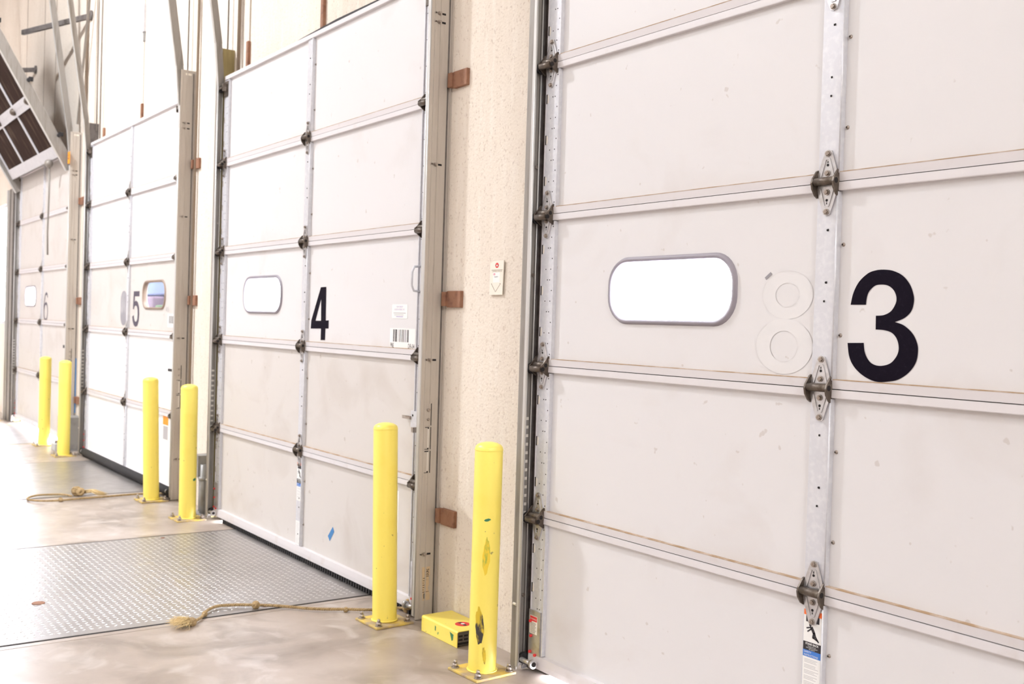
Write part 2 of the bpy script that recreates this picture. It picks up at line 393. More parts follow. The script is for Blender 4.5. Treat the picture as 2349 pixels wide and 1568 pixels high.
def door(name, c, label, sheets, win, detail=True, lift=0.0):
    d = thing(name, label, 'dock door', (c,0,lift), None, 'structure')
    for k in range(5):
        z0, z1 = SEAMS[k], SEAMS[k+1]
        wn = None
        if k == 2 and win: wx0, wx1, wz0, wz1, gm = win; wn = rrect((wx0+wx1)/2-c, (wz0+wz1)/2, wx1-wx0-.03, wz1-wz0-.03, .088)
        s = section_mesh(z0, z1, wn, None, k==4, k==0).build('section', [sheets[k], M['rail'], M['seam'], M['dust']], d)
        # stiles: centre strip with a folded right lip, and a punched strip at either end
        za, zb = z0+(.056 if k==0 else .026), z1-.029
        q = MB(); q.box(-.038,.036,.004,PF+.001,za,zb); q.box(.036,.0415,-.002,PF+.001,za,zb); q.cyl((.0388,-.002,za),(.0388,-.002,zb),.0028,8)
        rr = random.Random(k*7+int(-c*10))
        for hz in (.12,.42,.52,.80):
            q.cyl((rr.choice((-.004,.006)),.0035,za+(zb-za)*hz),(0,.0045,za+(zb-za)*hz),.0034,7,1)
        q.build('center_stile', [M['galv'], M['hole']], s)
        for sg in (-1,1):
            q = MB(); x0, x1 = sorted((sg*1.317, sg*1.401))
            q.box(x0,x1,.003,PF+.001,za,zb); lipx = sg*1.315; q.box(min(lipx,lipx+sg*.006),max(lipx,lipx+sg*.006),-.003,PF+.001,za,zb)
            n = 13
            for i in range(n):
                hz = za+(zb-za)*(i+.5)/n
                for hx in ((1.332,) if i%3==0 else (1.346,1.360) if i%3==1 else (1.340,1.372)): q.cyl((sg*hx,.0025,hz),(sg*hx,.0035,hz),.0028,6,1)
            for i in range(3):                        # half moon cut-outs along the outer edge
                hz = za+(zb-za)*(.2+.3*i); q.prism(rrect(sg*1.395,hz,.018,.034,.0085,4),1,.0022,.0036,2); q.box(*sorted((sg*1.3955,sg*1.4045)),.0018,.0036,hz-.019,hz+.019,1)
            q.build('end_stile', [M['galv'], M['hole'], M['slot']], s)
        if detail:
            for hz in (.24,.72): inst('screw', ME_SCREW, s, (.052, PF, za+(zb-za)*hz))
        if wn:
            cx, cz = (wx0+wx1)/2-c, (wz0+wz1)/2
            q = MB(); W_, H_ = wx1-wx0, wz1-wz0
            lo = [rrect(cx,cz,W_,H_,.1), rrect(cx,cz,W_-.012,H_-.012,.096), rrect(cx,cz,W_-.036,H_-.036,.086), rrect(cx,cz,W_-.038,H_-.038,.085)]
            ys = [PF, .004, .006, .04]
            for i in range(3):
                n = len(lo[0])
                for j in range(n):
                    A, B = lo[i], lo[i+1]; p, r = j, (j+1)%n
                    q.face([(A[p][0],ys[i],A[p][1]),(A[r][0],ys[i],A[r][1]),(B[r][0],ys[i+1],B[r][1]),(B[p][0],ys[i+1],B[p][1])], 0, True)
            fr = q.build('window_frame', gm, s)
            g = MB(); g.prism(rrect(cx,cz,W_-.038,H_-.038,.085), 1, .026, .030); g.build('window_pane', M['glass'], fr)
    for z in SEAMS[1:5]:
        hinge(d, -.001, z, 0, detail)
        hinge(d, -1.372, z, -1, detail); hinge(d, 1.372, z, 1, detail)
    # bottom brackets with their rollers, top roller carriers
    for sg in (-1,1):
        q = MB(); q.prism([(sg*1.405,.045),(sg*1.315,.045),(sg*1.330,.10),(sg*1.330,.26),(sg*1.405,.26)],1,-.004,.004,0)
        q.cyl((sg*1.33,-.03,.055),(sg*1.345,-.03,.055),.018,14,0); q.cyl((sg*1.328,-.03,.055),(sg*1.346,-.03,.055),.010,12,2)
        q.cyl((sg*1.345,-.03,.055),(sg*1.415,-.03,.055),.0095,10,0)
        for bx, bz in ((1.39,.215),(1.385,.155),(1.388,.09),(1.355,.083)):
            q.cyl((sg*bx,-.004,bz),(sg*bx,-.012,bz),.0062,6,1)
        br = q.build('bottom_bracket', [M['leaf'], M['red'], M['hole']], d)
        q = MB(); q.cyl((sg*1.413,-.012,.055),(sg*1.431,-.012,.055),.023,16,0); q.build('roller', M['rubber'], br)
        q = MB(); q.box(*sorted((sg*1.325,sg*1.40)),-.006,.004,2.93,3.03,0); q.bar((sg*1.36,-.03,2.985),(sg*1.415,-.03,2.985),.014,.014,0); q.box(*sorted((sg*1.34,sg*1.355)),-.035,0,2.96,3.01,0)
        tb = q.build('top_roller_carrier', M['bronze'], d)
        q = MB(); q.cyl((sg*1.413,-.015,2.985),(sg*1.431,-.015,2.985),.023,16,0); q.build('roller', M['rubber'], tb)
        q = MB(); q.box(*sorted((sg*1.325,sg*1.427)),.046,.0795,.001,3.07,0); q.build('edge_light_block', M['rubber'], d)  # added strip, keeps daylight from leaking between door and wall
    q = MB(); q.box(-1.40,1.40,.046,.079,3.0,3.07,0)
    if c == C4: q.prism([(-.46,3.072),(1.2,3.072),(1.0,3.092),(.3,3.100),(-.2,3.088)],1,.02,.078,0)  # black wedge puts in the dark gap over the door top
    q.build('top_gap_strip', M['rubber'], d)
    return d

dn = M['door']; do = M['doorold']; dw = M['doornew']
D3 = door('door_3', C3, 'nearest white sectional dock door with a large black numeral 3', [dn]*5, (-2.984,-2.347,1.430,1.676,M['rubbrim']))
D4 = door('door_4', C4, 'white sectional dock door with a black numeral 4 and a barcode label', [do,do,dn,dn,dn], (-6.672,-6.041,1.438,1.682,M['rubbrim']))
D5 = door('door_5', C5, 'white sectional dock door with numeral 5 and two bright white lower sections', [dw,dw,do,dn,dn], (-8.965,-8.345,1.452,1.694,M['brasrim']), detail=False, lift=.0)
D6 = door('door_6', C6, 'farthest white sectional dock door with a faint numeral 6 and daylight under it', [do]*5, (-13.90,-13.27,1.430,1.680,M['rubbrim']), detail=False, lift=.03)
# rubber bottom seals (door 3 hangs a little off the floor, so does the left end of door 4)
for D, a, b, h, m in ((D4,-1.22,1.40,.034,M['rubber']),(D5,-1.40,1.40,.034,M['rubber'])):
    q = MB(); q.box(a,b,.0,.05,.0,h,0)
    if D is D5: q.cyl((a,-.01,.05),(b,-.01,.05),.035,12,0); q.box(a,b,-.012,.0,.0,.06,0)
    else:
        for i in range(90): x = a+(b-a)*(i+.5)/90; q.box(x-.007,x+.007,-.008,.0,.004,.026,0)
    q.build('bottom_seal', m, D)
q = MB(); q.box(-1.40,1.40,.03,.05,.024,.034,0); q.build('bottom_seal', M['rubber'], D3)

def decal(name, parent, fn, mats, label=None):
    q = MB(); fn(q); o = q.build(name, mats, parent)
    if label: o['label'] = label
    return o
YD = PF-.0012
def put3(q): q.fill([[(p[0]*1.005+(-1.799-C3), p[1]*1.005+1.445) for p in THREE]], YD, 0)
decal('numeral', D3, put3, M['navy'], 'large black vinyl numeral 3')
def put8(q):
    cx = -2.146-C3
    for ez, k in (((cx+.004,1.533,.098,.075,.046,.037),0),((cx-.004,1.374,.111,.086,.054,.048),1)):
        x, z, a, b, c, d = ez
        q.fill([ell(x,z,a,b), ell(x,z,c,d)], YD+.0006-.0003*k, 0)
        for rx, rz in ((a,b),(c,d)):
            e = ell(x,z,rx,rz,48) if rx==c else [p for p in ell(x,z,rx,rz,48)]
            for p, r in zip(e, e[1:]+e[:1]):
                if rx==a and ((k==0 and p[1] < z-b*.80) or (k==1 and p[1] > z+b*.80)): continue
                stroke(q, [p,r], .0009, YD-.0004, 1)
    q.bar((cx-.085,YD-.0004,1.585),(cx-.062,YD-.0004,1.602),.0002,.009,2,(.4,0,1))
decal('faded_numeral', D3, put8, [M['ghost'], M['ghostline'], M['smear']], 'barely visible whitish ghost of a numeral 8')
def put4(q): q.fill([[(p[0]*1.005+(-5.506-C4), p[1]*1.005+1.445) for p in FOUR], [(p[0]*1.005+(-5.506-C4), p[1]*1.005+1.445) for p in FOURH]], YD, 0)
decal('numeral', D4, put4, M['navy'], 'black vinyl numeral 4')
def put5(q):
    cx = -9.168-C5
    q.fill([[(cx-.075,1.606),(cx+.10,1.606),(cx+.10,1.562),(cx-.035,1.562),(cx-.045,1.50),(cx-.055,1.452),(cx-.09,1.452)]], YD, 0)
    stroke(q, [(cx-.075,1.468),(cx-.04,1.497),(cx+.0,1.506),(cx+.045,1.492),(cx+.073,1.455),(cx+.08,1.41),(cx+.07,1.362),(cx+.04,1.33),(cx+0,1.322),(cx-.04,1.333),(cx-.068,1.36),(cx-.08,1.395)], [.03,.04,.042,.045,.048,.05,.048,.045,.042,.044,.048,.05], YD-.0002, 0)
decal('numeral', D5, put5, M['faded'], 'dark grey vinyl numeral 5')
decal('overpainted_numeral', D5, lambda q: q.fill([rrect(-9.545-C5,1.46,.20,.305,.09)], YD, 0), M['smear'], 'grey smeared patch over an older numeral')
def put6(q):
    cx = -12.73-C6
    e = ell(cx,1.375,.095,.095,28); stroke(q, e+[e[0]], .03, YD, 0)
    stroke(q, [(cx+.085,1.535),(cx+.055,1.572),(cx+.01,1.585),(cx-.045,1.56),(cx-.08,1.50),(cx-.097,1.43),(cx-.096,1.37)], .03, YD-.0002, 0)
decal('numeral', D6, put6, M['faded'], 'grey outlined numeral 6')

# stickers, labels and hardware on the doors
def sticker_warn(x0, x1, zt, zb, full):
    def f(q):
        y = .0036; w = x1-x0; cx = (x0+x1)/2
        q.box(x0,x1,y,y+.0004,zb,zt,0); y -= .0002
        q.box(x0,x1,y,y+.0001,zt-.022,zt-.006,1); q.box(x0+.008,x1-.008,y,y+.0001,zt-.042,zt-.022,2)
        q.text('WARNING', cx, zt-.0195, .012, y-.0002, 2, 'CENTER', .85)
        # falling figure
        def limb(a, b, t): stroke(q, [(cx+a[0],zt+a[1]),(cx+b[0],zt+b[1])], t, y-.0002, 2)
        q.fill([ell(cx-.008,zt-.050,.0045,.0055,10)], y-.0002, 2)
        limb((-.004,-.055),(.006,-.072),.010); limb((-.004,-.056),(-.022,-.062),.0042); limb((-.003,-.060),(-.018,-.072),.0042)
        limb((.006,-.070),(.003,-.085),.006); limb((.003,-.085),(.020,-.092),.0048); limb((.007,-.070),(.012,-.084),.006); limb((.012,-.082),(.024,-.096),.005)
        b0 = zt-.102; q.box(x0,x1,y,y+.0001,b0-.025,b0,2)
        q.text('STAND BACK', cx, b0-.0085, .0082, y-.0003, 0, 'CENTER', .95, .0002)
        for i, t in enumerate(('Closing door can','cause SERIOUS INJURY','OR DEATH')): q.text(t, cx, b0-.0138-.0048*i, .0046, y-.0003, 0, 'CENTER', .95)
        q.box(x0,x1,y,y+.0001,b0-.045,b0-.025,3)
        q.text('SAFETY', x0+.004, b0-.0335, .0085, y-.0003, 0, 'LEFT', .95); q.text('INSTRUCTIONS', x0+.004, b0-.0425, .0078, y-.0003, 0, 'LEFT', .95)
        z = b0-.052; r = random.Random(3); i = 0
        while z > zb+.008:
            if i % 4 != 3: q.box(x0+.006, x1-.006-r.random()*.018, y, y+.0001, z-.0012, z, 4)
            z -= .0042; i += 1
    return f
WM = [M['white'], M['orange'], M['ink'], M['blueink'], M['greyink']]
decal('warning_label', D3, sticker_warn(-.0345,.030,.594,.20,True), WM, 'tall white safety label with an orange and a blue band')
decal('warning_label', D4, sticker_warn(-.0345,.030,.575,.345,True), WM, 'white safety label with a blue band below a hinge')
def blank(q):
    q.box(-.036,.024,.0036,.004,.085,.225,0)
    for i in range(22): q.box(-.030,.018-(i%5)*.004,.0034,.0035,.215-.0058*i-.001,.215-.0058*i,1)
decal('instruction_label', D4, blank, [M['white'], M['greyink']], 'plain white paper label low on the centre stile')
def braklab(q):
    q.box(-1.398,-1.348,-.0046,-.0042,.165,.238,0); q.box(-1.396,-1.350,-.0049,-.0047,.216,.236,1)
    for i in range(9): q.box(-1.393,-1.354-(i%3)*.004,-.0049,-.0047,.209-.0048*i-.0012,.209-.0048*i,2)
    q.text('WARNING', -1.373, .222, .009, -.0052, 0, 'CENTER', .9)
decal('warning_label', D3, braklab, [M['cream'], M['red'], M['ink']], 'small cream label with a red band at the bottom bracket')
def barcode4(q):
    x0, x1, z0, z1 = -4.668-C4, -4.412-C4, 1.279, 1.381
    q.box(x0,x1,YD,YD+.0006,z0,z1,0); y = YD-.0002
    r = random.Random(11); x = x0+.034
    for w, g, m in ((.006,.003,1),(.006,.007,1),(.011,.002,1),(.005,.012,1),(.006,.009,2),(.007,.013,1),(.007,.007,1),(.007,.007,1),(.016,.009,2),(.006,.003,1),(.007,.003,1)):
        q.box(x, x+w, y, y+.0001, z0+.034, z1-.006, m); x += w+g
    q.text('PRE', x0+.006, z0+.005, .033, y-.0002, 1, 'LEFT', .72); q.text('DR-04', x1-.006, z0+.005, .033, y-.0002, 1, 'RIGHT', .72)
decal('barcode_label', D4, barcode4, [M['white'], M['ink'], M['greyink']], 'white barcode label reading PRE DR-04')
def makercard(q):
    cx = -4.574-C4; q.prism(rrect(cx,1.465,.158,.071,.008,4),1,YD,YD+.0006,0); y = YD-.0003
    for i, (t, s) in enumerate((('NEW JERSEY',.0125),('DOOR WORKS, INC.',.0125),('TEL. (800) 000-0000',.0105))):
        if i < 2: q.text(t, cx, 1.484-.0135*i, s, y, 1, 'CENTER', .95)
        else: q.box(cx-.062,cx+.062,y,y+.0001,1.455,1.459,2)
    q.box(cx-.055,cx+.04,y,y+.0001,1.446,1.449,2); q.box(cx-.035,cx+.035,y,y+.0001,1.437,1.441,1)
decal('company_sticker', D4, makercard, [M['white'], M['violet'], M['greyink']], 'small white rounded sticker with violet print')
decal('blue_tape', D4, lambda q: q.face([(-5.258-C4,YD,.268),(-5.240-C4,YD,.243),(-5.292-C4,YD,.181),(-5.318-C4,YD,.206)],0), M['bluetape'], 'scrap of blue masking tape')
decal('paper_notice', D4, lambda q: q.box(-4.745-C4,-4.53-C4,YD,YD+.001,.365,.572,0), M['white'], 'white paper notice half hidden by a bollard')
def lifthandle(x):
    q = MB(); q.tube([(x,PF,1.685),(x,-.03,1.68),(x,-.042,1.655),(x,-.042,1.59),(x,-.03,1.565),(x,PF,1.56)],.006,8,0); return q
lifthandle(-4.365-C4).build('lift_handle', M['galv'], D4)
q = MB(); q.box(-4.405-C4,-4.30-C4,-.004,PF,.905,.985,0); q.box(-4.475-C4,-4.40-C4,-.012,-.004,.942,.958,1); q.box(-4.352-C4,-4.335-C4,-.03,0,.885,.91,1); q.cyl((-4.385-C4,-.0045,.963),(-4.385-C4,-.005,.963),.006,10,2)
q.build('slide_bolt', [M['galv'], M['bolt'], M['hole']], D4)
q = MB(); q.box(-8.07-C5,-8.0-C5,-.004,PF,.95,1.0,0); q.box(-8.16-C5,-8.06-C5,-.014,-.004,.975,.995,1); q.build('slide_bolt', [M['galv'], M['ink']], D5)
q = MB(); q.box(-11.72-C6,-11.55-C6,-.014,-.004,1.0,1.03,0); q.build('slide_bolt', M['ink'], D6)
def barcode5(q):
    x0, x1 = -8.285-C5, -8.03-C5; q.box(x0,x1,YD,YD+.0006,1.316,1.42,0)
    for i in range(8): q.box(x0+.035+.028*i,x0+.05+.028*i,YD-.0003,YD-.0002,1.345,1.405,1)
    q.box(x0+.14,x1,YD,YD+.0006,1.45,1.52,0)
    q.text('V.5', x0-.05, 1.435, .06, YD-.0003, 2, 'LEFT', .9)
decal('barcode_label', D5, barcode5, [M['white'], M['ink'], M['greyink']], 'white barcode label below the window')
def notice5(q):
    q.box(-8.345-C5,-8.20-C5,YD,YD+.001,.42,.62,0); q.box(-8.340-C5,-8.205-C5,YD-.0004,YD-.0002,.545,.615,1); q.box(-8.330-C5,-8.215-C5,YD-.0004,YD-.0002,.43,.535,2)
decal('paper_notice', D5, notice5, [M['white'], M['tagorange'], M['greyink']], 'white notice with a yellow heading behind a bollard')
decal('paper_notice', D6, lambda q: (q.box(-11.93-C6,-11.78-C6,YD,YD+.001,.34,.60,0), q.box(-11.92-C6,-11.79-C6,YD-.0004,YD-.0002,.50,.58,1)), [M['white'], M['yellow']])

# ------------------------------------------------------------------ vertical tracks
BOLTZ = [2.872,2.831,2.162,1.237,.313]
def bolt_slot(parent, x, y, z, detail):
    q = MB(); q.cyl((0,.0,0),(.018,0,0),.0055,8,0); q.cyl((.0,0,0),(.006,0,0),.0095,6,0); q.box(.0,.004,-.025,-.012,-.004,.004,0); q.box(.0,.0012,.01,.036,-.0045,.0045,1)
    return q.build('track_bolt', [M['bolt'], M['hole']], parent, (x,y,z))
def track(c, side, label, detail=True, yellow=False, ztop=3.272, up=None):
    """side +1: right of the door (broad plate faces the next pier); -1: left (inside of the channel faces the door)"""
    t = thing('vertical_track', label, 'door track', (c+side*1.436,0,0), 'vertical tracks beside the dock doors')
    if side > 0:
        q = MB(); q.box(-.002,.002,-.036,.078,.004,ztop,0); q.box(.002,.0032,.058,.066,.004,ztop-.02,1); q.box(.002,.006,-.018,-.012,.004,ztop); q.box(.002,.005,.012,.018,.004,ztop); q.box(.002,.014,.073,.079,.004,ztop); q.box(.002,.0026,.0,.046,ztop-.038,ztop-.022,2); q.build('mounting_plate', [M['plate'], M['dark'], M['cream']], t)  # thin dark strip paints in the shaded gap along the wall
        q = MB(); q.cyl((-.004,-.036,.02),(-.004,-.036,3.0),.0045,10); q.box(-.024,-.004,-.040,-.034,.02,3.0); q.box(-.006,-.002,-.036,.01,.02,3.0); q.cyl((-.024,-.037,.02),(-.024,-.037,3.0),.004,8)
        q.build('channel', M['lip'], t)
        for z in BOLTZ: bolt_slot(t, .002, .004, z, detail)
        # cut-out plates near the lock height
        q = MB(); q.box(.0025,.0030,-.016,.024,.925,1.03,1); q.box(.0028,.0045,-.016,.014,.925,1.03,0); q.box(.0025,.0030,-.016,.024,.812,.918,1); q.box(.0028,.0045,-.014,.004,.815,.915,0); q.box(.0025,.0030,-.015,.024,.70,.805,1); q.box(.0028,.0045,-.013,.004,.703,.80,0)
        q.cyl((.0045,.004,1.0),(.012,.004,1.0),.008,8,2); q.cyl((.0045,.002,.955),(.012,.006,.955),.006,8,2); q.box(.003,.005,.004,.011,.82,.91,3); q.box(.003,.005,.004,.011,.71,.80,3)
        q.build('lock_slots', [M['plate'], M['hole'], M['bolt'], M['slot']], t)
    else:
        pm = M['plateyellow'] if yellow else M['dark']  # dark colour here carries the shade of the deep gap beside the door
        q = MB(); q.box(-.009,-.005,-.006,.078,.004,ztop); q.box(-.005,.008,.020,.024,.004,3.0); q.build('mounting_plate', pm, t)
        q = MB(); q.box(-.009,-.005,-.036,-.006,.02,3.0,0)
        for i in range(13):                             # slots as pale patches, light from the wall behind painted on
            q.box(-.005,-.0042,-.030,-.010,.62+.035*i-.012,.62+.035*i,1)
        q.build('web', [M['web'], M['slot']], t)
        q = MB(); q.box(-.007,.012,-.041,-.035,.02,3.0,0); q.cyl((.010,-.038,.02),(.010,-.038,3.0),.0045,10,0); q.cyl((.002,-.004,.02),(.002,-.004,3.0),.0032,8,0); q.build('channel', M['lip'], t)
        q = MB(); q.prism([(-.046,-.036),(-.008,-.036),(-.008,-.03),(-.046,-.03)],2,.004,ztop if up else 3.3,0)
        q.cyl((-.036,-.036,.27),(-.015,-.036,.27),.006,8,1); q.build('flange', [M['web'], M['cream']], t)
        for z in (2.06,.31,1.62): q = MB(); q.cyl((-.006,-.012,z),(.003,-.012,z),.008,6,0); q.build('track_bolt', M['bolt'], t)
    if up:                                              # track carries on above the door, leaning into the room
        dy, zt = up; q = MB()
        x = -.006 if side < 0 else -.012
        for ox, w, h, m in ((0,.004,.05,0),(.012*(-side),.02,.004,1)):
            pass
        q.bar((x,-.012,2.98),(x,-.012-dy*.06,3.3),.008,.05,0,(0,1,0)); q.bar((x,-.012-dy*.06,3.3),(x,-.012-dy,zt),.008,.055,0,(0,1,0))
        q.bar((x-side*.012,-.038,2.98),(x-side*.012,-.038-dy*.06,3.3),.026,.005,1,(0,1,0)); q.bar((x-side*.012,-.040-dy*.06,3.3),(x-side*.012,-.040-dy,zt),.026,.005,1,(0,1,0))
        q.build('upper_track', [M['web'], M['lip']], t)
    return t
T3L = track(C3,-1,'left vertical track of door 3, dark channel with pale slots beside a yellow bollard', up=(.35,6.0))
T4R = track(C4, 1,'broad grey right track plate of door 4 with a torn tan label', up=(.35,6.0))
T4L = track(C4,-1,'left vertical track of door 4, yellowish zinc channel behind a short junction box', yellow=True, up=(.45,6.2))
T5R = track(C5, 1,'grey right track plate of door 5 with its top edge showing', False, up=(.45,6.2))
T5L = track(C5,-1,'dark left vertical track of door 5 standing beside the grey floor cabinet', False, up=(.5,6.4))
T6R = track(C6, 1,'right track plate of door 6 with a blue strip and an orange tag', False, up=(.5,6.4))
T6L = track(C6,-1,'farthest vertical track, at the left edge of door 6', False, yellow=True, up=(.5,6.4))
q = MB(); q.box(-.46,-.09,-.052,-.044,.004,2.95,0); q.box(-.47,-.40,-.062,-.052,.004,2.95,1); q.box(-.09,-.05,-.052,.02,.004,2.95,2); q.box(-.26,-.23,-.058,-.052,.004,2.95,2); q.box(-.40,-.10,-.044,.079,.004,2.95,0); q.build('wide_channel', [M['web'], M['lip'], M['dark']], T6L)
# top of the left mounting angles, seen past the door corner
def backplate(t, label=None):
    q = MB(); q.box(-.014,-.010,-.02,.078,2.9,3.275,0); q.box(-.010,-.0095,.0,.05,3.235,3.25,1); q.build('head_plate', [M['plate'], M['cream']], t)
for t in (T4L, T5L): backplate(t)
# torn label on the plate of door 4's right track
q = MB(); q.prism([(-.004,.250),(.040,.252),(.040,.21),(.034,.208),(.036,.165),(.031,.15),(.038,.128),(.042,.12),(.043,.092),(.003,.090)],0,.0021,.0028,0)
o = q.build('torn_label', M['oldpaper'], T4R); o['label'] = 'torn tan paper label with black figures'
q = MB(); q.text('74203', 0, 0, .026, 0, 0, 'LEFT', 1.0, .0004)
q.v = [(.0031, .016+p[2]*1.0, .242-p[0]*.62) for p in q.v]; q.build('lettering', M['ink'], o)
q = MB()
for i in range(7): q.box(.0029,.0031,.002,.014-(i%3)*.003,.196-.011*i,.199-.011*i,0)
q.box(.0029,.0031,.006,.036,.131,.133,0); q.box(.0029,.0031,.008,.014,.100,.125,0); q.build('printed_lines', M['ink'], o)
q = MB(); q.box(.0021,.004,.062,.074,.36,.93,0); q.box(.0021,.0035,.076,.09,.36,.95,1); o = q.build('coloured_strip', [M['bluetape'], M['tagorange']], T6R); o['label'] = 'narrow blue strip'
q = MB(); q.box(-.03,.055,-.052,-.048,2.94,3.06,0); q.box(-.012,.034,-.0525,-.052,2.985,3.0,1); q.box(.0,.02,-.0525,-.052,3.01,3.035,1); o = q.build('orange_tag', [M['tagorange'], M['rust']], T6R); o['label'] = 'square orange card tag'

# ------------------------------------------------------------------ rusty clips tying the tracks to the wall
def clip(x0, x1, z, h, label):
    q = MB(); q.box(x0+.03, x1, YW-.018, YW+.01, z-h/2, z+h/2); q.box(x0, x0+.035, YW-.03, YW+.01, z-h/2+.006, z+h/2-.004); q.bar((x0+.045,YW-.02,z-h/2),(x0+.045,YW-.02,z+h/2),.012,.012)
    return tag(q.build('steel_clip', M['rust'], bevel=.003), label, 'metal clip', 'rusty steel clips on the piers')
for c, nm in ((C4,'4'),(C5,'5'),(C6,'6')):
    for z, w in ((2.56,'topmost'),(1.527,'middle'),(.497,'lowest')):
        clip(c+1.452, c+1.600, z, .078, '%s rusty clip on the pier beside the right track of door %s' % (w, nm))
for x, z0, z1, lab in ((C4+.01,3.10,3.32,'rusty vertical strip on the wall above the middle of door 4'),(C5+.06,3.10,3.24,'small rusty strip on the wall above the middle of door 5'),(-6.86,3.11,3.28,'short rusty strip above the left corner of door 4'),(C5-1.2,3.10,3.2,'small rusty strip above the left corner of door 5')):
    q = MB(); q.box(x-.018,x+.018,YW-.02,YW+.01,z0,z1); tag(q.build('rusty_strip', M['rust'], bevel=.003), lab, 'metal strip', 'rusty strips above the doors')

# ------------------------------------------------------------------ bollards
def post_mesh(r=.0575, h=.92):
    q = MB(); n = 28; prof = [(r,.0),(r,h-.022),(r*.97,h-.012),(r*.85,h-.004),(r*.6,h+.003),(r*.3,h+.007)]
    v = []
    for rr, z in prof: v += [(rr*math.cos(2*PI*i/n), rr*math.sin(2*PI*i/n), z) for i in range(n)]
    f = []
    for k in range(len(prof)-1): f += [(k*n+i,k*n+(i+1)%n,(k+1)*n+(i+1)%n,(k+1)*n+i) for i in range(n)]
    q.faces(v, f, 0, True); q.face(v[-n:], 0, True)
    q.tube([((r+.001)*math.cos(2*PI*i/n),(r+.001)*math.sin(2*PI*i/n),h-.024) for i in range(n)],.0013,5,0,True)
    q.tube([((r+.002)*math.cos(2*PI*i/n),(r+.002)*math.sin(2*PI*i/n),.003) for i in range(n)],.004,6,0,True)
    return q.mesh('post', [M['yellow']])
ME_POST = post_mesh()
q = MB(); q.box(-.1,.1,-.1,.1,0,.011); ME_BP = q.mesh('base_plate', [M['yellowworn']])
q = MB(); q.cyl((0,0,0),(0,0,.004),.017,16,0); q.cyl((0,0,.004),(0,0,.019),.0125,6,0); q.cyl((0,0,.019),(0,0,.032),.0075,10,0,.0065); ME_AB = q.mesh('anchor_bolt', [M['bolt']])
def bollard(x, y, label, lean=(0,0), rz=0, tw=0):
    t = thing('bollard', label, 'bollard', (x,y,0), 'yellow steel bollards along the dock doors')
    b = inst('base_plate', ME_BP, t, (0,0,.0), (0,0,rz))
    m = b.modifiers.new('bevel','BEVEL'); m.width = .003; m.segments = 2
    for i, (sx, sy) in enumerate(((1,1),(1,-1),(-1,1),(-1,-1))):
        a = Vector((sx*.078, sy*.078, .011)); a.rotate(Matrix.Rotation(rz,3,'Z')); inst('anchor_bolt', ME_AB, t, a, (0,0,i*.7))
    p = inst('post', ME_POST, t, (0,0,.011), (math.asin(-lean[1]), math.asin(lean[0]), tw))
    return t, p
b3, p3 = bollard(-3.492,-.165,'nearest yellow bollard, scuffed, at the left edge of door 3', (.002,.002), .05)
bollard(-4.312,-.168,'leaning yellow bollard with a rope behind it, at the right edge of door 4', (.012,.036), .04, 2)
bollard(-7.172,-.163,'yellow bollard with a green scuff in front of the junction box', (-.005,-.006), .0, 1)
bollard(-8.008,-.163,'leaning yellow bollard in front of the right edge of door 5', (.012,.026), .02, 3)
bollard(-10.85,-.175,'yellow bollard in front of the grey floor cabinet', (.0,.0), .0, 4)
bollard(-11.77,-.17,'yellow bollard standing against the gap of light under door 6', (.01,.022), .0, 5)
bollard(-14.62,-.20,'farthest yellow bollard, cut by the left edge of the photo', (.0,.0), .0, 6)
def patch(parent, ang, z, w, h, m, rot=0, n=22, seed=1, name='scuff_mark'):
    """irregular patch of scraped paint wrapped on a post"""
    q = MB(); r = .0579; rn = random.Random(seed); pts = []
    for i in range(n):
        a = 2*PI*i/n; k = 1-.22*rn.random(); u = w/2*k*math.cos(a); v = h/2*k*math.sin(a)
        pts.append((u*math.cos(rot)-v*math.sin(rot), u*math.sin(rot)+v*math.cos(rot)))
    def P(u, v): t = ang+u/r; return (r*math.cos(t), r*math.sin(t), z+v)
    for i in range(n):
        a, b = pts[i], pts[(i+1)%n]; q.face([P(0,0),P(a[0]*.5,a[1]*.5),P(b[0]*.5,b[1]*.5)]); q.face([P(a[0]*.5,a[1]*.5),P(*a),P(*b),P(b[0]*.5,b[1]*.5)])
    return q.build(name, m, parent)
va = math.atan2(-2.39, 3.5)      # the side of the post turned to the room
patch(p3, va-.28, .19, .040, .165, M['scuff'], .06, seed=3); patch(p3, va+.06, .475, .034, .16, M['scuffg'], -.03, seed=5)
patch(p3, va+.05, .62, .03, .012, M['green'], .2, seed=8); patch(p3, va+.12, .075, .016, .075, M['scuff'], .1, seed=9)
for o in scene.objects:
    if o.name.startswith('bollard') and abs(o.location.x+7.172) < .01:
        for ch in o.children:
            if ch.name.startswith('post'): patch(ch, va+.15, .27, .03, .022, M['green'], .2, seed=4)

